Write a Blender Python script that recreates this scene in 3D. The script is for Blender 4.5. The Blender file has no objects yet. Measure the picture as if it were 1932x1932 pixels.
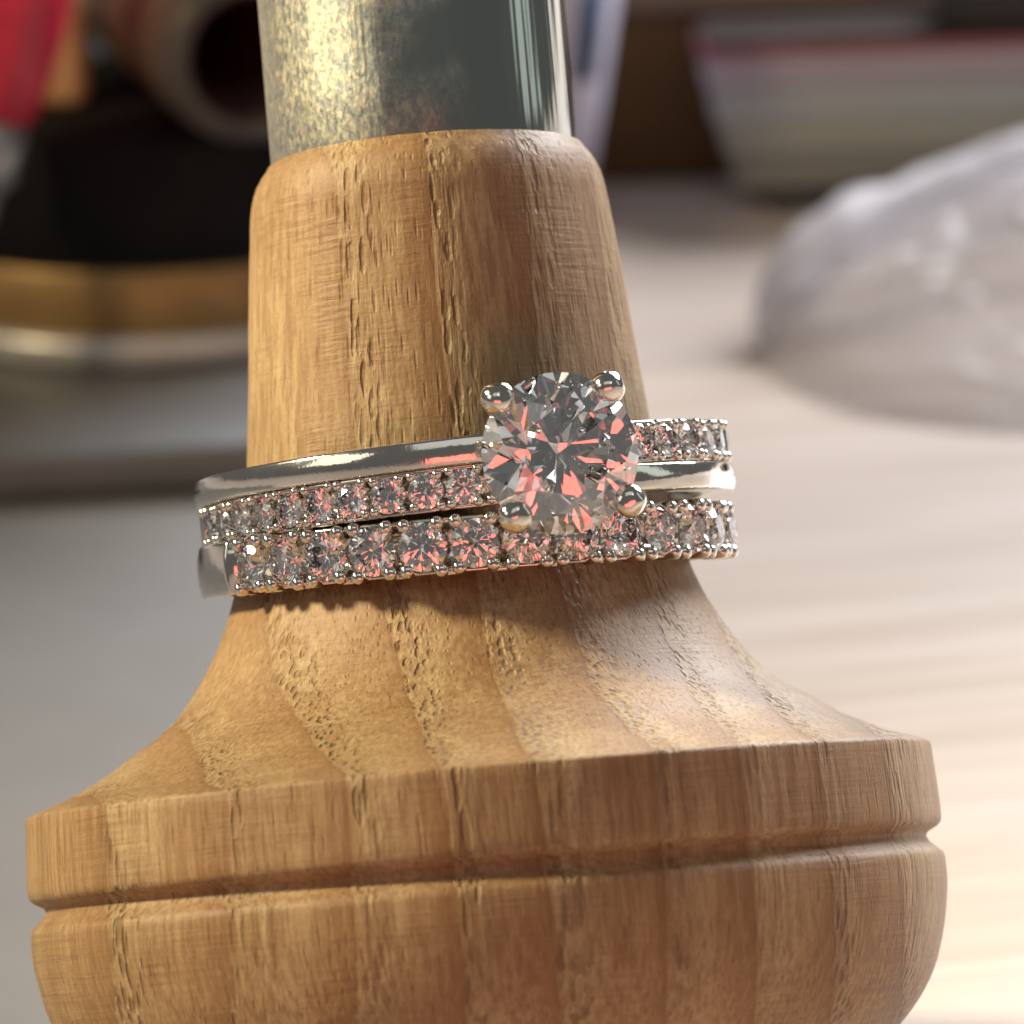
import bpy, bmesh, math, random
from mathutils import Vector, Matrix, noise
random.seed(7)
R = math.radians
sc = bpy.context.scene
COL = sc.collection
sc.unit_settings.system = 'METRIC'
sc.unit_settings.scale_length = 0.01            # one unit is one centimetre

# ------------------------------------------------------------------ camera
cam_d = bpy.data.cameras.new('camera')
cam = bpy.data.objects.new('camera', cam_d)
COL.objects.link(cam)
f = Vector((0, math.cos(R(18)), -math.sin(R(18))))
r0 = Vector((1, 0, 0)); u0 = Vector((0, math.sin(R(18)), math.cos(R(18))))
cr = r0 * math.cos(R(2)) - u0 * math.sin(R(2))
cu = u0 * math.cos(R(2)) + r0 * math.sin(R(2))
cam.matrix_world = Matrix(((cr.x, cu.x, -f.x, 0.14066), (cr.y, cu.y, -f.y, -17.27708),
                           (cr.z, cu.z, -f.z, 8.31187), (0, 0, 0, 1)))
cam_d.sensor_width = 36
cam_d.lens = 36 * 9500 / 1932
cam_d.clip_start = 0.5; cam_d.clip_end = 2000
cam_d.dof.use_dof = True
cam_d.dof.focus_distance = 17.85
cam_d.dof.aperture_fstop = cam_d.lens * 1e-3 / (2 * 0.122)
cam_d.dof.aperture_blades = 0
sc.camera = cam

# ------------------------------------------------------------------ world and lamps
w = bpy.data.worlds.new('World'); sc.world = w; w.use_nodes = True
bg = w.node_tree.nodes['Background']
bg.inputs[0].default_value = (0.86, 0.86, 0.82, 1); bg.inputs[1].default_value = 0.125

def lamp(name, loc, target, size, power, color, shape='DISK', size_y=None, spread=180):
    d = bpy.data.lights.new(name, 'AREA'); d.shape = shape; d.size = size
    if size_y: d.size_y = size_y
    d.energy = power; d.color = color; d.spread = R(spread)
    o = bpy.data.objects.new(name, d); COL.objects.link(o)
    o.location = loc
    o.rotation_euler = (Vector(target) - Vector(loc)).to_track_quat('-Z', 'Y').to_euler()
    return o
sd = bpy.data.lights.new('desk_lamp', 'SPOT'); sd.energy = 185000; sd.color = (1.0, 0.85, 0.54)
sd.spot_size = R(13.5); sd.spot_blend = 0.8; sd.shadow_soft_size = 4.2
so_ = bpy.data.objects.new('desk_lamp', sd); COL.objects.link(so_)
so_.location = (-31.5, 4.0, 26); so_.rotation_euler = (Vector((-0.6, 0.5, 3.7)) - so_.location).to_track_quat('-Z', 'Y').to_euler()
s2 = bpy.data.lights.new('block_fill', 'SPOT'); s2.energy = 14000; s2.color = (1.0, 0.76, 0.42)  # added spot that brightens the tan block, roll and brass band
s2.spot_size = R(15); s2.spot_blend = 0.7; s2.shadow_soft_size = 2.0
so2 = bpy.data.objects.new('block_fill', s2); COL.objects.link(so2)
so2.location = (-24, -2, 20); so2.rotation_euler = (Vector((-2.6, 10.8, 2.3)) - so2.location).to_track_quat('-Z', 'Y').to_euler()
lamp('window_light', (42, 62, 44), (3, 8, 0), 56, 140000, (0.93, 0.95, 1.0), 'RECTANGLE', 40)
lamp('red_bounce', (5, -30, 0.5), (0, 0, 3), 25, 2300, (1.0, 0.17, 0.125), 'RECTANGLE', 12)
lamp('stone_glint_fill', (-32, -15, 22), (0, 0, 3), 17, 1150, (1.0, 0.91, 0.72), 'RECTANGLE', 15)  # added warm fill for pale facets in the stones, not a real desk lamp
lamp('stone_flash_fill', (18, -30, 42), (0, 4, 2), 9, 350, (0.95, 0.99, 1.0), 'RECTANGLE', 8)  # added fill for white flashes in the stones, not a ceiling lamp
lamp('room_fill', (2, -26, 42), (0, 4, 2), 40, 1300, (0.98, 0.98, 0.94), 'RECTANGLE', 20)
lamp('shaft_stripe_fill', (52, 6, 22), (0, 0, 3), 12, 700, (0.90, 1.0, 0.93), 'RECTANGLE', 30)  # added fill that lightens the right of the shaft, no window there

sc.view_settings.view_transform = 'Standard'
sc.view_settings.look = 'None'
sc.view_settings.exposure = 0
sc.view_settings.gamma = 1
cy = sc.cycles
cy.max_bounces = 20; cy.transmission_bounces = 20; cy.glossy_bounces = 8; cy.diffuse_bounces = 4
cy.transparent_max_bounces = 16
cy.caustics_reflective = False; cy.caustics_refractive = False
cy.sample_clamp_indirect = 8; cy.blur_glossy = 0.3
cy.use_denoising = True
try:
    cy.denoiser = 'OPENIMAGEDENOISE'; cy.denoising_prefilter = 'ACCURATE'
except Exception:
    pass

# ------------------------------------------------------------------ node helpers
class NT:
    def __init__(s, name):
        s.m = bpy.data.materials.new(name); s.m.use_nodes = True
        s.t = s.m.node_tree; s.t.nodes.clear()
        s.out = s.t.nodes.new('ShaderNodeOutputMaterial')
    def n(s, typ, ins=(), **kw):
        nd = s.t.nodes.new('ShaderNode' + typ)
        for k, v in kw.items(): setattr(nd, k, v)
        for k, v in (ins.items() if isinstance(ins, dict) else enumerate(ins)):
            if v is None: continue
            if isinstance(v, bpy.types.NodeSocket): s.t.links.new(v, nd.inputs[k])
            else: nd.inputs[k].default_value = v
        return nd
    def math(s, op, a, b=None, c=None, clamp=False):
        return s.n('Math', [a, b, c], operation=op, use_clamp=clamp).outputs[0]
    def obj(s): return s.n('TexCoord').outputs['Object']
    def mapping(s, v, scale=(1, 1, 1), rot=(0, 0, 0), loc=(0, 0, 0)):
        return s.n('Mapping', {'Vector': v, 'Scale': scale, 'Rotation': rot, 'Location': loc}).outputs[0]
    def noise(s, v, scale=1, detail=2, rough=0.5, dist=0):
        return s.n('TexNoise', {'Vector': v, 'Scale': scale, 'Detail': detail, 'Roughness': rough, 'Distortion': dist}).outputs[0]
    def ramp(s, v, *stops, interp='LINEAR'):
        nd = s.n('ValToRGB', [v]); cr_ = nd.color_ramp; cr_.interpolation = interp
        while len(cr_.elements) < len(stops): cr_.elements.new(0.5)
        for e, (p, c) in zip(cr_.elements, stops):
            e.position = p
            e.color = (c, c, c, 1) if isinstance(c, (int, float)) else (*c, 1)
        return nd.outputs[0]
    def mix(s, fac, a, b, blend='MIX'):
        nd = s.n('Mix', {0: fac}, data_type='RGBA', blend_type=blend)
        for i, v in ((6, a), (7, b)):
            if isinstance(v, bpy.types.NodeSocket): s.t.links.new(v, nd.inputs[i])
            else: nd.inputs[i].default_value = (*v, 1)
        return nd.outputs[2]
    def bump(s, h, strength=1, dist=0.01, normal=None):
        return s.n('Bump', {'Height': h, 'Strength': strength, 'Distance': dist, 'Normal': normal}).outputs[0]
    def principled(s, **kw):
        ins = {k.replace('_', ' '): ((*v, 1) if isinstance(v, tuple) and len(v) == 3 else v) for k, v in kw.items()}
        nd = s.n('BsdfPrincipled', ins)
        s.t.links.new(nd.outputs[0], s.out.inputs[0])
        return s.m

def turned_ash():
    k = NT('turned_ash'); P = k.obj()
    # growth rings are nearly flat sheets through the blank, turned 13 degrees about its axis
    g = k.mapping(P, rot=(0, 0, R(-13)))
    warp = k.noise(k.mapping(P, scale=(1.2, 1.2, 0.35)), 1.0, 2, 0.5)
    xyz = k.n('SeparateXYZ', [g])
    s0 = k.math('ADD', xyz.outputs[0], k.math('MULTIPLY', k.math('SUBTRACT', warp, 0.5), 0.26))
    sr = k.math('ADD', k.math('MULTIPLY', s0, 1 / 0.345), 0.43 + 10)
    ph = k.math('FRACT', sr)                                                            # 0..1 inside one ring
    ringv = k.n('TexWhiteNoise', {'W': k.math('FLOOR', sr)}, noise_dimensions='1D').outputs[0]
    early = k.math('MULTIPLY', k.ramp(ph, (0.0, 0.0), (0.05, 1.0), (0.24, 0.8), (0.42, 0.0)), k.math('ADD', k.math('MULTIPLY', ringv, 0.55), 0.45))
    # vessels: long thin tubes along the axis, crowded in the early wood
    dn = k.n('TexNoise', {'Vector': k.mapping(P, scale=(1, 1, 0.5)), 'Scale': 22.0, 'Detail': 3.0}).outputs['Color']
    gd = k.n('VectorMath', [g, k.n('VectorMath', [k.n('VectorMath', [dn, (0.5, 0.5, 0.5)], operation='SUBTRACT').outputs[0], (0.020, 0.020, 0.12)], operation='MULTIPLY').outputs[0]], operation='ADD').outputs[0]
    vs = k.mapping(gd, scale=(33, 33, 6.0), loc=(3.1, 7.7, 1.3))
    jit = k.noise(P, 9, 2)
    vor = k.n('TexVoronoi', {'Vector': vs, 'Scale': 1.0, 'Randomness': 1.0}, feature='F1').outputs['Distance']
    vor = k.math('ADD', vor, k.math('MULTIPLY', k.math('SUBTRACT', jit, 0.5), 0.2))
    pore = k.ramp(vor, (0.20, 1.0), (0.36, 0.55), (0.47, 0.0))
    patch = k.ramp(k.noise(k.mapping(g, scale=(3.4, 3.4, 1.5), loc=(5, 1, 2)), 1.0, 2), (0.36, 0.0), (0.56, 1.0))
    pore = k.math('MULTIPLY', k.math('MULTIPLY', pore, early), k.math('ADD', k.math('MULTIPLY', patch, 0.80), 0.20))
    vs2 = k.mapping(g, scale=(46, 46, 5.0), loc=(1.1, 2.7, 8.3))
    vor2 = k.n('TexVoronoi', {'Vector': vs2, 'Scale': 1.0}, feature='F1').outputs['Distance']
    pore2 = k.math('MULTIPLY', k.ramp(vor2, (0.12, 1.0), (0.30, 0.0)), 0.35)
    fibre = k.noise(k.mapping(g, scale=(45, 45, 2.2)), 1.0, 4, 0.62)
    streak = k.noise(k.mapping(g, scale=(7, 7, 0.5)), 1.0, 3, 0.55)
    blot = k.noise(k.mapping(P, scale=(1.6, 1.6, 0.8), loc=(9, 4, 1)), 1.0, 3)
    # turning marks: fine circles round the axis
    rad = k.n('VectorMath', [k.mapping(P, scale=(1, 1, 0))], operation='LENGTH').outputs['Value']
    pz = k.n('SeparateXYZ', [P])
    ang = k.math('ARCTAN2', pz.outputs[0], pz.outputs[1])
    lathe_v = k.n('CombineXYZ', [k.math('MULTIPLY', rad, 55), k.math('MULTIPLY', ang, 3.5), k.math('MULTIPLY', pz.outputs[2], 55)]).outputs[0]
    lathe = k.noise(lathe_v, 1.0, 3, 0.6)
    lathe_mask = k.ramp(k.noise(k.mapping(P, scale=(3, 3, 2.2), loc=(2, 8, 5)), 1.0, 2), (0.42, 0.0), (0.62, 1.0))
    fine = k.noise(k.mapping(P, scale=(1, 1, 0.7)), 70, 4, 0.7)
    c = k.ramp(ph, (0.0, (0.32, 0.185, 0.08)), (0.05, (0.60, 0.445, 0.26)), (0.35, (0.66, 0.50, 0.30)), (0.7, (0.56, 0.385, 0.215)), (0.95, (0.44, 0.275, 0.14)), (1.0, (0.34, 0.20, 0.095)))
    c = k.mix(k.math('MULTIPLY', k.ramp(streak, (0.35, 1.0), (0.62, 0.0)), 0.50), c, (0.34, 0.185, 0.09))
    c = k.mix(k.math('MULTIPLY', k.ramp(fibre, (0.36, 1.0), (0.56, 0.0)), 0.68), c, (0.32, 0.17, 0.078))
    c = k.mix(k.math('MULTIPLY', k.ramp(fibre, (0.52, 0.0), (0.72, 1.0)), 0.30), c, (0.76, 0.57, 0.35))
    c = k.mix(k.math('MULTIPLY', k.ramp(blot, (0.4, 0.0), (0.7, 1.0)), 0.30), c, (0.42, 0.25, 0.11))
    c = k.mix(k.math('MULTIPLY', k.ramp(fine, (0.35, 1.0), (0.55, 0.0)), 0.28), c, (0.25, 0.13, 0.06))
    c = k.mix(k.math('MULTIPLY', k.math('MULTIPLY', k.ramp(lathe, (0.35, 1.0), (0.55, 0.0)), lathe_mask), 0.32), c, (0.28, 0.14, 0.06))
    c = k.mix(k.math('MULTIPLY', pore, 0.70), c, (0.20, 0.11, 0.05))
    c = k.mix(pore2, c, (0.22, 0.10, 0.04))
    c = k.mix(1.0, c, (0.76, 0.735, 0.665), "MULTIPLY")
    h = k.math('MULTIPLY', pore, -1.0)
    h = k.math('ADD', h, k.math('MULTIPLY', k.math('MULTIPLY', fibre, early), 0.55))
    h = k.math('ADD', h, k.math('MULTIPLY', fibre, 0.20))
    h = k.math('ADD', h, k.math('MULTIPLY', k.math('MULTIPLY', lathe, k.math('ADD', k.math('MULTIPLY', lathe_mask, 0.8), 0.2)), 0.34))
    h = k.math('ADD', h, k.math('MULTIPLY', fine, 0.16))
    h = k.math('ADD', h, k.math('MULTIPLY', pore2, -0.4))
    nrm = k.bump(h, 1.0, 0.0125)
    rough = k.math('ADD', k.math('MULTIPLY', fibre, 0.2), 0.42)
    return k.principled(Base_Color=c, Roughness=rough, Normal=nrm, Specular_IOR_Level=0.36)

def white_gold():
    k = NT('white_gold'); P = k.obj()
    n1 = k.noise(P, 16, 3, 0.6)
    scr = k.noise(k.mapping(P, scale=(14, 14, 140)), 1.0, 2)
    h = k.math('ADD', k.math('MULTIPLY', n1, 0.6), k.math('MULTIPLY', scr, 0.05))
    return k.principled(Base_Color=(0.81, 0.78, 0.72), Metallic=1.0,
                        Roughness=k.math('ADD', k.math('MULTIPLY', n1, 0.14), 0.04), Normal=k.bump(h, 0.22, 0.01))

def shaft_steel():
    k = NT('worn_plated_steel'); P = k.obj()
    sp = k.noise(k.mapping(P, scale=(1, 1, 0.6)), 44, 5, 0.75, 0.3)
    sp2 = k.noise(k.mapping(P, scale=(1, 1, 0.5)), 70, 3, 0.7)
    xyz = k.n('SeparateXYZ', [P])
    side = k.ramp(k.math('ADD', k.math('MULTIPLY', xyz.outputs[0], -0.8), k.math('MULTIPLY', k.noise(P, 3.5, 3), 0.5)), (0.15, 0.0), (0.42, 1.0))
    wear_sheen = k.math('MULTIPLY', k.ramp(sp, (0.42, 0.0), (0.60, 1.0)), side)
    c = k.mix(wear_sheen, (0.50, 0.53, 0.50), (0.80, 0.72, 0.52))  # patina patches; their paler gold also carries the lamp's reflection on the left
    c = k.mix(k.math('MULTIPLY', k.ramp(sp2, (0.55, 0.0), (0.70, 1.0)), side), c, (0.30, 0.27, 0.20))
    h = k.math('ADD', k.math('MULTIPLY', k.math('MULTIPLY', sp, side), 1.0), k.math('MULTIPLY', k.math('MULTIPLY', sp2, side), 0.5))
    return k.principled(Base_Color=c, Metallic=1.0,
                        Roughness=k.math('ADD', k.math('MULTIPLY', k.math('MULTIPLY', side, sp), 0.55), 0.13), Normal=k.bump(k.noise(k.mapping(P, scale=(9, 9, 0.25)), 1.0, 3, 0.6), 0.35, 0.03, k.bump(h, 0.4, 0.005)))

def gem(tint=(1, 1, 1)):
    k = NT('clear_gemstone')
    g = k.n('BsdfGlass', {'Color': (*tint, 1), 'Roughness': 0.0, 'IOR': 2.42})
    k.t.links.new(g.outputs[0], k.out.inputs[0])
    return k.m

def desk_wood():
    k = NT('pale_desk_wood'); P = k.obj()
    g = k.mapping(P, rot=(0, 0, R(-11)))
    a = k.noise(k.mapping(g, scale=(0.22, 3.2, 1)), 1.0, 4, 0.55, 0.3)
    b = k.noise(k.mapping(g, scale=(0.5, 9, 1), loc=(3, 1, 0)), 1.0, 3, 0.5)
    c = k.ramp(a, (0.32, (0.50, 0.395, 0.32)), (0.5, (0.59, 0.485, 0.41)), (0.68, (0.63, 0.53, 0.46)))
    c = k.mix(k.math('MULTIPLY', k.ramp(b, (0.35, 1.0), (0.55, 0.0)), 0.22), c, (0.38, 0.28, 0.20))
    return k.principled(Base_Color=c, Roughness=0.38, Normal=k.bump(b, 0.2, 0.01))

def plain(name, color, rough=0.5, metal=0.0, var=0.12, scale=6.0, bump=0.1, **kw):
    k = NT(name); P = k.obj()
    n1 = k.noise(P, scale, 4, 0.6)
    c = k.mix(k.math('MULTIPLY', k.ramp(n1, (0.35, 1.0), (0.6, 0.0)), 1.0), color, tuple(x * (1 - var) for x in color))
    return k.principled(Base_Color=c, Roughness=rough, Metallic=metal, Normal=k.bump(n1, bump, 0.02), **kw)

def poly_plastic(name='clear_milky_plastic', lo=0.12, hi=0.34):
    k = NT(name); P = k.obj()
    n1 = k.noise(P, 1.6, 3)
    d = k.n('BsdfDiffuse', {'Color': (0.93, 0.91, 0.95, 1)})
    tl = k.n('BsdfTranslucent', {'Color': (0.93, 0.94, 1.0, 1)})
    ds = k.n('MixShader', [0.62, d.outputs[0], tl.outputs[0]])
    tr = k.n('BsdfTransparent', {'Color': (0.97, 0.97, 0.98, 1)})
    m1 = k.n('MixShader', [k.ramp(n1, (0.35, lo), (0.65, hi)), tr.outputs[0], ds.outputs[0]])
    gl = k.n('BsdfGlossy', {'Color': (1, 1, 1, 1), 'Roughness': 0.22})
    fr = k.n('Fresnel', {'IOR': 1.22})
    m2 = k.n('MixShader', [k.math('MULTIPLY', fr.outputs[0], 0.6), m1.outputs[0], gl.outputs[0]])
    k.t.links.new(m2.outputs[0], k.out.inputs[0])
    return k.m

M = dict(wood=turned_ash(), gold=white_gold(), steel=shaft_steel(), gem=gem(), desk=desk_wood(), film=poly_plastic(), milky=poly_plastic('milky_plastic', 0.8, 0.95),
         seat=plain('darkened_gold_seat', (0.42, 0.36, 0.30), 0.3, 1.0, 0.3, 30),
         black=plain('black_rubber', (0.006, 0.006, 0.007), 0.7, 0.0, 0.4, 5, Specular_IOR_Level=0.2),
         black_top=plain('dark_grey_felt', (0.022, 0.020, 0.020), 0.9, Specular_IOR_Level=0.1),
         brass=plain('dull_brass', (0.43, 0.275, 0.105), 0.38, 0.35, 0.25, 4),
         chrome=plain('satin_chrome', (0.66, 0.66, 0.63), 0.32, 0.45, 0.1, 4),
         block=plain('grey_block_steel', (0.24, 0.24, 0.235), 0.45, 0.3, 0.12, 2),
         mat=plain('shade_grey', (0.235, 0.215, 0.19), 0.45, 0.0, 0.10, 0.8),  # grey tone of the shaded desk, put into a mat
         tan=plain('tan_wood', (0.72, 0.50, 0.23), 0.45, 0.0, 0.2, 3),
         red=plain('red_plastic', (0.72, 0.03, 0.075), 0.35, 0.0, 0.3, 5),
         grey=plain('grey_metal', (0.45, 0.46, 0.46), 0.35, 0.8),
         coil=plain('brown_leather', (0.15, 0.09, 0.048), 0.5, 0.0, 0.35, 5),
         coil_grey=plain('greyish_leather', (0.085, 0.066, 0.055), 0.45, 0.0, 0.3, 5),
         coil_in=plain('dark_red_lining', (0.05, 0.008, 0.008), 0.6),
         box=plain('dark_brown_board', (0.10, 0.055, 0.022), 0.8, 0.0, 0.2, 2, Specular_IOR_Level=0.1),
         lid=plain('brown_board', (0.075, 0.045, 0.03), 0.95, 0.0, 0.2, 2, Specular_IOR_Level=0.03),
         cup=plain('pale_lilac_plastic', (0.60, 0.58, 0.70), 0.3), stripe=plain('blue_print', (0.03, 0.07, 0.16), 0.4),
         dark=plain('black_plastic', (0.02, 0.022, 0.022), 0.45))
def pad_mat(name, c):
    k = NT(name); P = k.obj()
    l = k.noise(k.mapping(P, scale=(0.4, 0.4, 34)), 1.0, 3, 0.6)
    cc = k.mix(k.ramp(l, (0.38, 1.0), (0.62, 0.0)), c, tuple(x * 0.72 for x in c))
    return k.principled(Base_Color=cc, Roughness=0.9, Specular_IOR_Level=0.05)

# ------------------------------------------------------------------ object helpers
def mesh_obj(name, bm, mat, parent=None, smooth=True, mats=None):
    me = bpy.data.meshes.new(name)
    bm.normal_update(); bm.to_mesh(me); bm.free()
    for m_ in (mats or [mat]): me.materials.append(m_)
    if smooth:
        for p in me.polygons: p.use_smooth = True
    o = bpy.data.objects.new(name, me); COL.objects.link(o)
    if parent: o.parent = parent
    return o
def inst(name, src, parent, mat4):
    o = bpy.data.objects.new(name, src.data); COL.objects.link(o)
    o.parent = parent; o.matrix_local = mat4
    return o
def thing(name, label, cat, mat4=None, group=None):
    o = bpy.data.objects.new(name, None); COL.objects.link(o)
    o.empty_display_size = 0.1
    if mat4 is not None: o.matrix_world = mat4
    return tag(o, label, cat, group)
def tag(o, label, cat, group=None):
    o['label'] = label; o['category'] = cat
    if group: o['group'] = group
    return o
def T(x, y, z): return Matrix.Translation((x, y, z))
def Rz(a): return Matrix.Rotation(a, 4, 'Z')
def Rx(a): return Matrix.Rotation(a, 4, 'X')
def Ry(a): return Matrix.Rotation(a, 4, 'Y')

def smooth_profile(pts, steps=4):
    """Catmull-Rom through (z, r) points."""
    out = []
    for i in range(len(pts) - 1):
        p0 = pts[max(i - 1, 0)]; p1 = pts[i]; p2 = pts[i + 1]; p3 = pts[min(i + 2, len(pts) - 1)]
        for j in range(steps):
            t = j / steps
            out.append(tuple(0.5 * (2 * p1[q] + (p2[q] - p0[q]) * t + (2 * p0[q] - 5 * p1[q] + 4 * p2[q] - p3[q]) * t * t
                                    + (3 * p1[q] - p0[q] - 3 * p2[q] + p3[q]) * t ** 3) for q in (0, 1)))
    out.append(pts[-1])
    return out
def lathe_bm(profile, seg=64, closed=False, wob=None):
    bm = bmesh.new(); rings = []
    for (z, r) in profile:
        if r < 1e-6: rings.append([bm.verts.new((0, 0, z))]); continue
        row = []
        for i in range(seg):
            a = 2 * math.pi * i / seg
            rr = r + (wob(a, z) if wob else 0)
            row.append(bm.verts.new((rr * math.sin(a), -rr * math.cos(a), z)))
        rings.append(row)
    pairs = list(zip(rings[:-1], rings[1:]))
    if closed: pairs.append((rings[-1], rings[0]))
    for A, B in pairs:
        for i in range(seg):
            j = (i + 1) % seg
            if len(A) == 1 and len(B) == 1: continue
            if len(A) == 1: bm.faces.new((A[0], B[j], B[i]))
            elif len(B) == 1: bm.faces.new((A[i], A[j], B[0]))
            else: bm.faces.new((A[i], A[j], B[j], B[i]))
    bmesh.ops.recalc_face_normals(bm, faces=bm.faces)
    return bm
def rbox_bm(sx, sy, sz, bev=0.03, seg=3):
    """box sitting on z = 0, centred in x and y, edges rounded"""
    bm = bmesh.new(); bmesh.ops.create_cube(bm, size=1)
    for v in bm.verts: v.co = Vector((v.co.x * sx, v.co.y * sy, (v.co.z + 0.5) * sz))
    bmesh.ops.bevel(bm, geom=bm.edges[:], offset=bev, segments=seg, profile=0.5, affect='EDGES')
    return bm

def sweep_bm(profile, zf, a0, a1, n):
    """profile: closed list of (radius, dz, ) swept about z from angle a0 to a1 (degrees); zf(angle) -> centre height"""
    bm = bmesh.new(); rows = []
    full = abs(a1 - a0) >= 359.9
    cnt = n if full else n + 1
    for i in range(cnt):
        a = a0 + (a1 - a0) * i / n; s, c = math.sin(R(a)), math.cos(R(a)); z = zf(a)
        prof = profile(a) if callable(profile) else profile
        rows.append([bm.verts.new((r * s, -r * c, z + dz)) for r, dz in prof])
    m = len(rows[0])
    for i in range(n):
        A = rows[i]; B = rows[(i + 1) % cnt]
        for j in range(m):
            q = (j + 1) % m
            bm.faces.new((A[j], A[q], B[q], B[j]))
    if not full:
        bm.faces.new(rows[0]); bm.faces.new(rows[-1])
    bmesh.ops.recalc_face_normals(bm, faces=bm.faces)
    return bm
def band_profile(ri, ro, h, b=0.012, crown=0.0):
    """rounded rectangle, hh half height"""
    hh = h / 2; p = []
    def corner(cr_, cz, a_start):
        for q in range(4):
            a = R(a_start + 30 * q); p.append((cr_ + b * math.cos(a), cz + b * math.sin(a)))
    corner(ri + b, hh - b, 90); corner(ri + b, -hh + b, 180)
    corner(ro - b, -hh + b, 270)
    for q in (1, 2, 3):
        zz = -hh + b + (h - 2 * b) * q / 4
        p.append((ro + crown * (1 - (zz / hh) ** 2), zz))
    corner(ro - b, hh - b, 0)
    # order: make it a proper loop
    return p[:8] + p[8:]
def brilliant_bm(rad, n):
    """round brilliant cut facet by facet from an n-sided cylinder; girdle at z = 0, table up"""
    bm = bmesh.new()
    tc, tp, gt = math.tan(R(34.5)), math.tan(R(40.9)), 0.018
    Rt, Rb, Rl = 0.56, 0.79, 0.235
    P = lambda r, a, z: Vector((r * math.cos(R(a)), r * math.sin(R(a)), z))
    bmesh.ops.create_cone(bm, cap_ends=True, segments=n, radius1=1, radius2=1, depth=2.4)
    for v in bm.verts: v.co *= 1.0 / math.cos(math.pi / n)
    planes = [(P(0, 0, (1 - Rt) * tc + gt), Vector((0, 0, 1)))]
    def tri(a, b, c):
        nn = (b - a).cross(c - a).normalized()
        planes.append((a, nn if nn.dot(a) > 0 else -nn))
    for k in range(8):
        a = 45 * k
        planes.append((P(1, a, gt), Vector((math.cos(R(a)) * math.sin(R(34.5)), math.sin(R(a)) * math.sin(R(34.5)), math.cos(R(34.5))))))
        planes.append((P(1, a, -gt), Vector((math.cos(R(a)) * math.sin(R(40.9)), math.sin(R(a)) * math.sin(R(40.9)), -math.cos(R(40.9))))))
        B = P(Rb, a + 22.5, (1 - Rb * math.cos(R(22.5))) * tc + gt); L = P(Rl, a + 22.5, -(1 - Rl * math.cos(R(22.5))) * tp - gt)
        tri(P(Rt, a, (1 - Rt) * tc + gt), P(Rt, a + 45, (1 - Rt) * tc + gt), B)
        for q in (0, 45):
            tri(B, P(1, a + q, gt), P(1, a + 22.5, gt)); tri(L, P(1, a + q, -gt), P(1, a + 22.5, -gt))
    for co, no in planes:
        r_ = bmesh.ops.bisect_plane(bm, geom=bm.verts[:] + bm.edges[:] + bm.faces[:], dist=1e-6, plane_co=co, plane_no=no, clear_outer=True)
        ed = [e for e in r_['geom_cut'] if isinstance(e, bmesh.types.BMEdge)]
        if len(ed) > 2: bmesh.ops.contextual_create(bm, geom=ed)
    bmesh.ops.remove_doubles(bm, verts=bm.verts, dist=2e-4)
    for v in bm.verts: v.co *= rad
    bmesh.ops.recalc_face_normals(bm, faces=bm.faces)
    return bm
def bead_bm(rad, post, seg=8, flat=0.8):
    prof = [(-post, 0), (-post, rad * 0.95), (0, rad)]
    for q in range(1, 4):
        a = R(22.5 * q); prof.append((rad * flat * math.sin(a), rad * math.cos(a)))
    prof.append((rad * flat, 0))
    return lathe_bm(prof, seg)
def tube_bm(pts, radii, seg=14):
    bm = bmesh.new(); rows = []
    pts = [Vector(p) for p in pts]
    ref = Vector((0.3, 0.2, 1)).normalized()
    for i, p in enumerate(pts):
        t = (pts[min(i + 1, len(pts) - 1)] - pts[max(i - 1, 0)]).normalized()
        a = t.cross(ref).normalized(); b = t.cross(a)
        rows.append([bm.verts.new(p + (a * math.cos(2 * math.pi * j / seg) + b * math.sin(2 * math.pi * j / seg)) * radii[i]) for j in range(seg)])
    for A, B in zip(rows[:-1], rows[1:]):
        for j in range(seg):
            q = (j + 1) % seg; bm.faces.new((A[j], A[q], B[q], B[j]))
    bm.faces.new(rows[0]); bm.faces.new(rows[-1])
    bmesh.ops.recalc_face_normals(bm, faces=bm.faces)
    return bm

# ------------------------------------------------------------------ desk
bm = bmesh.new()
bmesh.ops.create_grid(bm, x_segments=2, y_segments=2, size=110)
desk = mesh_obj('desk', bm, M['desk'], smooth=False); desk['kind'] = 'structure'
desk.location = (0, 20, 0)

# ------------------------------------------------------------------ handle with metal shaft
HX = Vector((0.99863499, 0.02301583, 0.0468874)); HY = Vector((-0.00297404, 0.92127945, -0.38888988)); HZ = Vector((-0.05214702, 0.3882196, 0.92009034))
HM = Matrix(((HX.x, HY.x, HZ.x, 0), (HX.y, HY.y, HZ.y, 0), (HX.z, HY.z, HZ.z, 1.29439), (0, 0, 0, 1)))
tool = thing('tool_handle', 'turned ash wood tool handle with a metal shaft, wearing both diamond rings', 'tool handle', HM)
low_ = smooth_profile([(-1.15, 0.0), (-1.14, 0.32), (-1.10, 0.60), (-1.03, 0.87), (-0.93, 1.12), (-0.80, 1.33), (-0.66, 1.485), (-0.523, 1.59), (-0.373, 1.65), (-0.197, 1.685), (-0.085, 1.688)], 4)
groove = [(-0.062, 1.682), (-0.050, 1.668), (-0.020, 1.635), (0.000, 1.625), (0.014, 1.632), (0.034, 1.668), (0.046, 1.681), (0.062, 1.686)]
rim = smooth_profile([(0.09, 1.687), (0.20, 1.682), (0.30, 1.676)], 3) + [(0.332, 1.675), (0.342, 1.671), (0.348, 1.662)]
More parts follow.
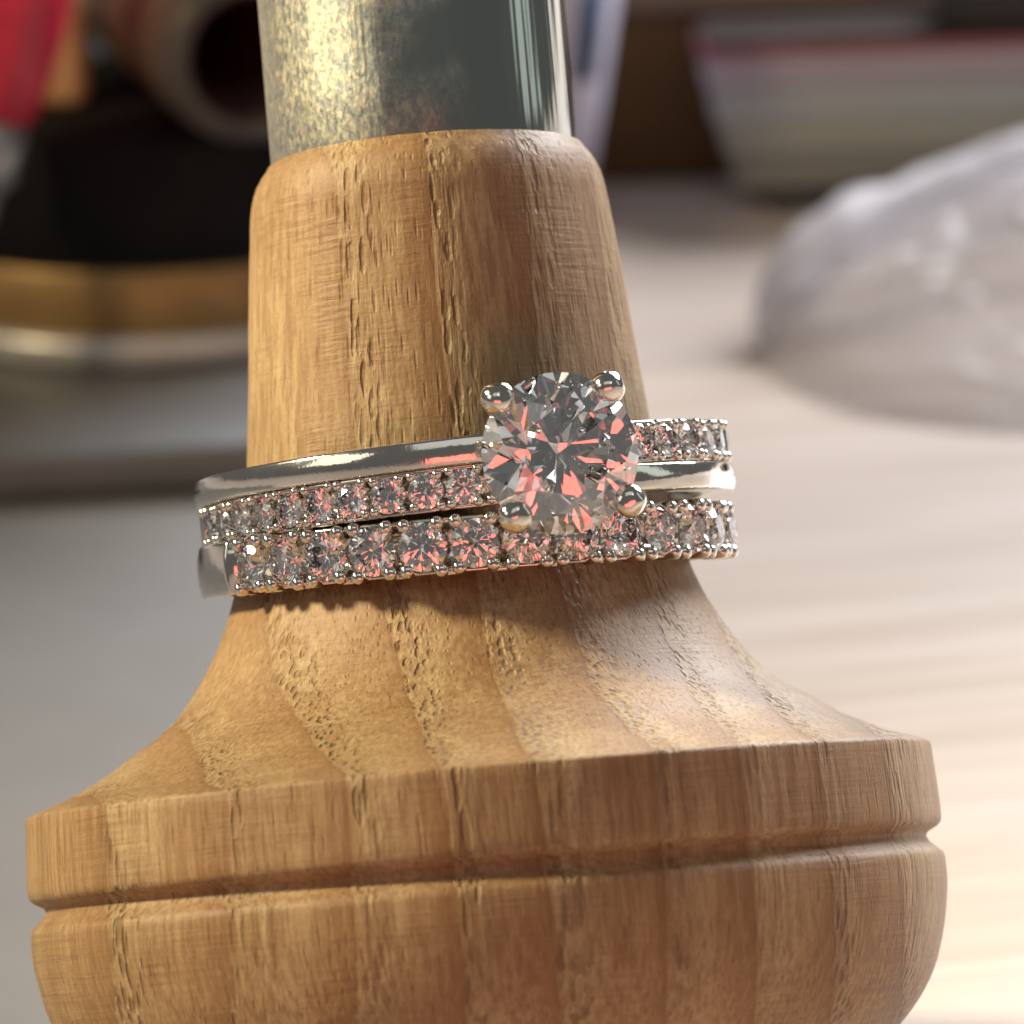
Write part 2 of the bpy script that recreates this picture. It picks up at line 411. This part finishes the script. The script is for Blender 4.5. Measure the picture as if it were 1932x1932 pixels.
flare = smooth_profile([(0.353, 1.650), (0.372, 1.60), (0.395, 1.535), (0.436, 1.445), (0.48, 1.358), (0.532, 1.279), (0.623, 1.138), (0.725, 1.040), (0.843, 0.960), (0.957, 0.899), (1.08, 0.853), (1.25, 0.808), (1.45, 0.774), (1.66, 0.749),
                        (1.93, 0.722), (2.20, 0.698), (2.42, 0.676), (2.50, 0.668)], 5)
top = [(2.54, 0.661), (2.58, 0.650), (2.615, 0.635), (2.645, 0.616), (2.668, 0.597), (2.682, 0.589), (2.685, 0.583), (2.678, 0.578), (2.60, 0.577)]
def wob(a, z):
    return 0.0025 * noise.noise((math.sin(a) * 2, math.cos(a) * 2, z * 3)) + 0.0012 * noise.noise((math.sin(a) * 9, math.cos(a) * 9, z * 14))
mesh_obj('wooden_handle', lathe_bm(low_ + groove + rim + flare + top, 320, wob=wob), M['wood'], tool)
mesh_obj('metal_shaft', lathe_bm([(2.55, 0.0), (2.55, 0.570), (2.56, 0.574), (2.9, 0.574), (3.4, 0.573), (4.6, 0.570), (6.2, 0.566), (6.25, 0.55), (6.25, 0)], 128), M['steel'], tool)

# ------------------------------------------------------------------ shared jewel meshes
gem_big = brilliant_bm(0.283, 64)
SRC = {}
def shared(name, bm, mat, smooth):
    o = mesh_obj(name, bm, mat, None, smooth); COL.objects.unlink(o); SRC[name] = o; return o
s_gem_b = shared('g1', brilliant_bm(0.088, 32), M['gem'], False)
s_gem_a = shared('g2', brilliant_bm(0.064, 32), M['gem'], False)
s_bead_b = shared('b1', bead_bm(0.0265, 0.075, 10), M['gold'], True)
s_bead_a = shared('b2', bead_bm(0.0185, 0.055, 8), M['gold'], True)
def radial(theta, rad, z, spin=0.0):
    """frame at angle theta on a ring: local z points outwards, local y along the ring axis"""
    s, c = math.sin(R(theta)), math.cos(R(theta))
    ez = Vector((s, -c, 0)); ey = Vector((0, 0, 1)); ex = ey.cross(ez)
    m = Matrix(((ex.x, ey.x, ez.x, rad * s), (ex.y, ey.y, ez.y, -rad * c), (ex.z, ey.z, ez.z, z), (0, 0, 0, 1)))
    return m @ Rz(R(spin))

# ------------------------------------------------------------------ lower ring: straight half eternity band
BM_ = HM @ T(0.030, 0.0, 1.196) @ Rx(R(2.65)) @ Ry(R(0.2))
ringB = thing('half_eternity_ring', 'lower ring, a straight white gold band set with one row of round diamonds', 'ring', BM_, 'rings on the handle neck')
a_first, pitch, nst = -52.5, 10.9, 13
a_l = a_first - 0.5 * pitch - 1.0; a_r = a_first + (nst - 0.5) * pitch + 1.0
zero = lambda a: 0.0
def plainB(a):
    return band_profile(0.872, 0.992, 0.196, 0.018, 0.010)
mesh_obj('shank', sweep_bm(plainB, zero, a_r, 360 + a_l - 1.2, 150), M['gold'], ringB)
u_prof = [(0.872, -0.093), (0.905, -0.098), (0.948, -0.098), (0.952, -0.092), (0.948, -0.076), (0.900, -0.070), (0.896, 0.0), (0.900, 0.070),
          (0.955, 0.076), (0.962, 0.090), (0.958, 0.098), (0.905, 0.098), (0.872, 0.093)]
mesh_obj('setting_channel', sweep_bm(u_prof, zero, a_l - 0.6, a_r - 0.2, 120), M['gold'], ringB)
def claw_block_bm(w_, d0, d1, h_):
    bm = rbox_bm(w_, h_, d1 - d0, 0.009, 2); bmesh.ops.translate(bm, verts=bm.verts, vec=(0, 0, d0)); return bm
s_claw = shared('c1', claw_block_bm(0.088, 0.90, 0.968, 0.022), M['gold'], True)
rnd = random.Random(3)
for k in range(nst):
    a = a_first + k * pitch
    inst('diamond', s_gem_b, ringB, radial(a, 0.978, 0.0, rnd.uniform(0, 45)) @ Rx(R(rnd.uniform(-7, 7))) @ Ry(R(rnd.uniform(-7, 7))))
for k in range(nst + 1):
    a = a_first + (k - 0.5) * pitch
    for zz in (-0.082, 0.080):
        for da in (-1.85, 1.85):
            if (k == 0 and da < 0) or (k == nst and da > 0): continue
            inst('claw', s_bead_b, ringB, radial(a + da + rnd.uniform(-0.2, 0.2), 0.988 + rnd.uniform(-0.005, 0.005), zz + rnd.uniform(-0.004, 0.004), rnd.uniform(0, 360)))
    inst('claw_base', s_claw, ringB, radial(a, 0.0, -0.096))

# ------------------------------------------------------------------ upper ring: crossover solitaire
AM_ = HM @ T(0.045, 0.0, 1.436) @ Rx(R(1.9)) @ Ry(R(-1.5))
ringA = thing('crossover_diamond_ring', 'upper ring with a large claw set diamond where plain and stone set strands cross', 'ring', AM_, 'rings on the handle neck')
def sgn(a):
    a = (a + 180) % 360 - 180
    def ss(x): x = max(0, min(1, x)); return x * x * (3 - 2 * x)
    if -90 <= a <= 100: return 1 - 2 * ss((a - 3) / 30)
    if a > 100: return -1 + 2 * ss((a - 150) / 30) * 0.5
    return 1 - 2 * ss((-150 - a) / 30) * 0.5
mesh_obj('plain_strand', sweep_bm(band_profile(0.872, 0.996, 0.100, 0.012, 0.007), lambda a: 0.076 * sgn(a), -180, 180, 240), M['gold'], ringA)
pz_ = lambda a: -0.052 * sgn(a)
uA = [(0.874, -0.070), (0.905, -0.076), (0.972, -0.076), (0.980, -0.071), (0.972, -0.058), (0.918, -0.052), (0.914, 0.0), (0.918, 0.052),
      (0.972, 0.058), (0.980, 0.071), (0.972, 0.076), (0.905, 0.076), (0.874, 0.070)]
mesh_obj('pave_strand', sweep_bm(uA, pz_, -77, 80, 160), M['gold'], ringA)
mesh_obj('rear_strand', sweep_bm(band_profile(0.874, 0.992, 0.150, 0.014, 0.002), pz_, 79.6, 282.6, 120), M['gold'], ringA)
left = [-72.5 + 8.03 * i for i in range(10)]
right = [41 + 8.0 * i for i in range(5)]
for seq in (left, right):
    for a in seq:
        inst('small_diamond', s_gem_a, ringA, radial(a, 0.980, pz_(a), rnd.uniform(0, 45)) @ Rx(R(rnd.uniform(-8, 8))) @ Ry(R(rnd.uniform(-8, 8))))
    for a in [seq[0] - 4] + [x + 4 for x in seq]:
        for zz in (-0.056, 0.056):
            for da in (-1.15, 1.15):
                inst('bead', s_bead_a, ringA, radial(a + da + rnd.uniform(-0.3, 0.3), 0.990 + rnd.uniform(-0.005, 0.005), pz_(a) + zz + rnd.uniform(-0.004, 0.004), rnd.uniform(0, 360)))

# head with the large stone
HT = 15.7
hm = radial(HT, 0.0, 0.012)                          # local z outwards from the ring axis
big = mesh_obj('large_diamond', gem_big, M['gem'], ringA, smooth=False)
big.matrix_local = hm @ T(0, 0, 1.262) @ Rz(R(9)) @ Rx(R(1.5)) @ Ry(R(-1.0))
for ang, rr in ((135.5, 0.292), (48, 0.284), (226, 0.276), (319.5, 0.288)):
    c, s = math.cos(R(ang)), math.sin(R(ang))
    pts, rad = [], []
    for t in range(9):
        q = t / 8
        pts.append((c * (0.10 + (rr + 0.008 - 0.10) * q ** 0.8), s * (0.10 + (rr + 0.008 - 0.10) * q ** 0.8), 0.95 + 0.320 * q)); rad.append(0.040)
    o = mesh_obj('prong', tube_bm(pts, rad), M['gold'], ringA); o.matrix_local = hm
    tip = lathe_bm([(-0.050, 0.0)] + [((0.050 if x < 0 else 0.056) * math.sin(R(x)), 0.061 * math.cos(R(x))) for x in range(-75, 90, 15)] + [(0.056, 0.0)], 20)
    for v in tip.verts:
        v.co *= 1 + 0.10 * noise.noise(v.co * 22 + Vector((ang, 0, 0)))
    o2 = mesh_obj('prong_tip', tip, M['gold'], o); o2.matrix_local = T(c * (rr + 0.004), s * (rr + 0.004), 1.288) @ Rz(R(ang)) @ Ry(R(18))
g_ = lathe_bm([(1.045 + 0.022 * math.sin(R(x)), 0.155 + 0.022 * math.cos(R(x))) for x in range(0, 360, 36)], 32, closed=True)
o = mesh_obj('gallery_ring', g_, M['gold'], ringA); o.matrix_local = hm
g_ = lathe_bm([(1.165 + 0.018 * math.sin(R(x)), 0.228 + 0.018 * math.cos(R(x))) for x in range(0, 360, 36)], 40, closed=True)
o = mesh_obj('gallery_ring', g_, M['gold'], ringA); o.matrix_local = hm

# ------------------------------------------------------------------ things on the desk, left
mat_ = mesh_obj('shade_mat', rbox_bm(9.0, 16.0, 0.06, 0.025, 3), M['mat'])  # added sheet: its grey stands in for shade on the left desk
mat_.matrix_world = T(-4.85, 7.0, 0.0) @ Rz(R(2.0))
tag(mat_, 'thin grey mat standing in for shade on the left of the desk, under the bench block', 'mat')
blk = mesh_obj('bench_block', rbox_bm(5.2, 5.8, 0.259, 0.06, 4), M['block'])
blk.matrix_world = T(-2.75, 11.48, 0.061) @ Rz(R(4.0))
tag(blk, 'flat grey metal bench block under the black topped round base', 'bench block')

KC = (-1.85, 11.78, 0.32)
knob = thing('round_base', 'black topped round base with brass band and chrome foot, on the grey block', 'round stand', T(*KC))
mesh_obj('chrome_foot', lathe_bm([(0, 0.0), (0, 1.66), (0.03, 1.70), (0.08, 1.72), (0.15, 1.72), (0.19, 1.70), (0.205, 1.66), (0.205, 0)], 96), M['chrome'], knob)
mesh_obj('brass_band', lathe_bm([(0.207, 0.0), (0.207, 1.64), (0.24, 1.655), (0.40, 1.66), (0.56, 1.65), (0.588, 1.63), (0.588, 0)], 96), M['brass'], knob)
mesh_obj('black_body', lathe_bm([(0.59, 0.0), (0.59, 1.64), (0.62, 1.665), (0.9, 1.67), (1.26, 1.66), (1.335, 1.63), (1.355, 1.56), (1.355, 0)], 96), M['black'], knob)
mesh_obj('top_pad', lathe_bm([(1.357, 0), (1.357, 1.50), (1.372, 1.49), (1.378, 1.45), (1.378, 0)], 64), M['black_top'], knob)
KT = 0.32 + 1.378
# ribbed roll lying on the round base
RM = T(-1.19, 9.68, KT + 0.515) @ Rz(R(17)) @ Rx(R(90 + 0))
roll = thing('leather_roll', 'brown ribbed roll lying on the round base, its dark open end facing forward', 'roll', RM)
for i in range(7):
    rr = 0.505 - 0.004 * i
    pr = [(-0.40 * i - 0.39, 0.36), (-0.40 * i - 0.39, rr - 0.06), (-0.40 * i - 0.36, rr - 0.02), (-0.40 * i - 0.2, rr), (-0.40 * i - 0.06, rr - 0.02), (-0.40 * i - 0.01, rr - 0.08), (-0.40 * i + 0.005, 0.38), (-0.40 * i - 0.03, 0.352)]
    mesh_obj('rib', lathe_bm(pr, 64, closed=True), M['coil_grey'] if i == 0 else M['coil'], roll)
mesh_obj('lining', lathe_bm([(-2.80, 0.0), (-2.80, 0.350), (-0.04, 0.350), (-0.04, 0.338), (-2.78, 0.335), (-2.78, 0.0)], 48), M['coil_in'], roll)
# tan block
tb = thing('wooden_block', 'upright tan block with rounded corners on the round base, behind a red handle', 'block', T(-2.54, 10.95, KT) @ Rz(R(-6)))
b_ = rbox_bm(0.70, 0.30, 1.25, 0.085, 5)
mesh_obj('block_body', b_, M['tan'], tb)
s_ = rbox_bm(0.10, 0.012, 0.62, 0.004, 1); bmesh.ops.translate(s_, verts=s_.verts, vec=(0.21, -0.154, 0.62))
mesh_obj('brass_inlay', s_, M['brass'], tb)
# red handled tool standing in front of it
p0 = Vector((-2.95, 9.62, 0.32)); ax = Vector((0.20, 0.17, 0.98)).normalized()
q = ax.to_track_quat('Z', 'Y').to_matrix().to_4x4()
rt = thing('red_handled_tool', 'red handled tool with a grey tip, standing in front of the tan block', 'hand tool', T(*p0) @ q)
mesh_obj('grey_shank', lathe_bm([(0, 0), (0.0, 0.05), (1.0, 0.06), (1.22, 0.10), (1.26, 0.16), (1.60, 0.18), (1.62, 0)], 32), M['grey'], rt)
mesh_obj('red_grip', lathe_bm([(1.60, 0), (1.60, 0.18), (1.66, 0.22), (1.82, 0.26), (2.1, 0.30), (2.5, 0.32), (3.1, 0.31), (3.4, 0.22), (3.46, 0)], 40), M['red'], rt)

# ------------------------------------------------------------------ things on the desk, behind and right
bx = thing('brown_box', 'low dark brown box with a paler lid across the back of the desk', 'box', T(5.2, 18.27, 0))
mesh_obj('box_body', rbox_bm(13.0, 6.0, 1.12, 0.03, 2), M['box'], bx)
l_ = rbox_bm(13.06, 6.06, 0.07, 0.02, 2); bmesh.ops.translate(l_, verts=l_.verts, vec=(0, 0, 1.122))
mesh_obj('lid', l_, M['lid'], bx)
pc = thing('black_pouch', 'small black pouch lying on top of the paper pile', 'pouch', T(3.50, 14.80, 1.146))
mesh_obj('pouch_body', rbox_bm(0.95, 0.6, 0.24, 0.09, 4), M['dark'], pc)
mesh_obj('flap', (lambda b: (bmesh.ops.translate(b, verts=b.verts, vec=(0, -0.02, 0.237)), b)[1])(rbox_bm(0.85, 0.52, 0.03, 0.012, 2)), M['dark'], pc)

foot = mesh_obj('black_tray', rbox_bm(3.6, 0.66, 0.13, 0.02, 2), M['dark'])
foot.matrix_world = T(3.68, 14.76, 0) @ Rz(R(0.8))
tag(foot, 'black tray on the desk at the bottom of the paper pile', 'tray')
pads = [(0.25, 1.66, (0.30, 0.29, 0.27), 'cream'), (0.20, 1.60, (0.44, 0.44, 0.40), 'beige'), (0.24, 1.54, (0.46, 0.50, 0.52), 'bluish grey'),
        (0.20, 1.485, (0.46, 0.43, 0.50), 'lilac'), (0.07, 1.45, (0.40, 0.17, 0.20), 'dark pink'), (0.05, 1.49, (0.07, 0.055, 0.05), 'dark grey')]
lab = ['thick grey paper pad lying directly on the black tray', 'beige paper pad between the grey and the bluish pads of the pile', 'bluish grey paper pad in the middle of the pile',
       'lilac paper pad under the thin dark pink one', 'thin dark pink paper pad near the top of the pile', 'dark grey cover sheet topmost of the paper pile']
z = 0.131
for (h_, x0, c, nm), lb in zip(pads, lab):
    bm = rbox_bm(4.6, 0.66, h_ - 0.004, 0.012, 2)
    o = mesh_obj('paper_pad', bm, pad_mat('paper_' + nm.replace(' ', '_'), c))
    o.matrix_world = T(x0 + 2.3, 14.80 + rnd.uniform(-0.02, 0.02), z) @ Rz(R(0.8 + rnd.uniform(-0.5, 0.5)))
    tag(o, lb, 'paper pad', 'paper pads piled by the brown box'); z += h_

cp = thing('plastic_cup', 'pale lilac tapered plastic cup with a blue stripe, behind the metal shaft', 'cup', T(0.22, 14.25, 0))
mesh_obj('cup_wall', lathe_bm([(0.0, 0.0), (0.0, 0.44), (0.03, 0.46), (1.80, 0.77), (1.82, 0.75), (0.06, 0.43), (0.06, 0)], 64), M['cup'], cp)
def stripe_bm():
    bm = bmesh.new(); rows = []
    for i in range(7):
        a = R(38 + 3.2 * i)
        rows.append([bm.verts.new(((0.46 + (zz - 0.03) * 0.1751 + d) * math.sin(a), -(0.46 + (zz - 0.03) * 0.1751 + d) * math.cos(a), zz)) for zz, d in ((1.05, 0.004), (1.78, 0.004), (1.78, -0.002), (1.05, -0.002))])
    for A, B in zip(rows[:-1], rows[1:]):
        for j in range(4): bm.faces.new((A[j], A[(j + 1) % 4], B[(j + 1) % 4], B[j]))
    bm.faces.new(rows[0]); bm.faces.new(rows[-1]); bmesh.ops.recalc_face_normals(bm, faces=bm.faces); return bm
mesh_obj('blue_stripe', stripe_bm(), M['stripe'], cp)

def pouch_bm():
    """a puffed bag: tall at the back, sloping gently towards the front, wrinkled all over"""
    bm = bmesh.new(); rows = []; nu, nv = 112, 44
    for i in range(nv + 1):
        r_ = i / nv; row = []
        for j in range(nu):
            a = 2 * math.pi * j / nu
            e = 1 + 0.05 * noise.noise((math.cos(a) * 2, math.sin(a) * 2, 3))
            x, y = 2.0 * math.cos(a) * r_ * e, 1.95 * math.sin(a) * r_ * e
            h_ = 0.07 + 0.63 * max(0, min(1, (y + 1.9) / 3.0))
            z_ = h_ * max(0, 1 - r_ ** 5) ** 0.6
            z_ += (1 - r_ ** 4) * (0.10 * noise.noise((x * 1.3, y * 1.3, 2)) + 0.06 * abs(noise.noise((x * 2.4 + y, y * 2.9, 7))) + 0.02 * noise.noise((x * 6, y * 7, 1)))
            row.append(bm.verts.new((x, y, max(z_, 0.004))))
        rows.append(row)
    for A, B in zip(rows[:-1], rows[1:]):
        for j in range(nu):
            q_ = (j + 1) % nu
            bm.faces.new((A[j], A[q_], B[q_], B[j]))
    bmesh.ops.remove_doubles(bm, verts=bm.verts, dist=1e-4)
    bmesh.ops.recalc_face_normals(bm, faces=bm.faces)
    return bm
po = thing('plastic_pouch', 'puffed clear plastic pouch with a milky folded edge lying on the pale desk', 'plastic pouch', T(3.62, 11.2, 0.002))
mesh_obj('pouch_film', pouch_bm(), M['film'], po)
def fold_bm():
    key = [(1.66, 11.20, 0.06, 0.05), (1.74, 11.30, 0.22, 0.115), (1.93, 11.58, 0.40, 0.15), (2.19, 11.92, 0.52, 0.15), (2.62, 12.34, 0.58, 0.13), (3.09, 12.72, 0.64, 0.13), (3.70, 13.0, 0.70, 0.14), (4.4, 12.9, 0.7, 0.1)]
    xs = [smooth_profile([(i, k_[c]) for i, k_ in enumerate(key)], 6) for c in range(4)]
    pts = [(xs[0][i][1] - 3.62, xs[1][i][1] - 11.2, xs[2][i][1]) for i in range(len(xs[0]))]
    bm = tube_bm(pts, [1.3 * xs[3][i][1] for i in range(len(pts))], 18)
    for v in bm.verts:
        v.co += Vector((noise.noise(v.co * 4), noise.noise(v.co * 4 + Vector((9, 0, 0))), noise.noise(v.co * 4 + Vector((0, 9, 0))))) * 0.045
        v.co.z = max(v.co.z, 0.004)
    return bm
mesh_obj('folded_edge', fold_bm(), M['milky'], po)
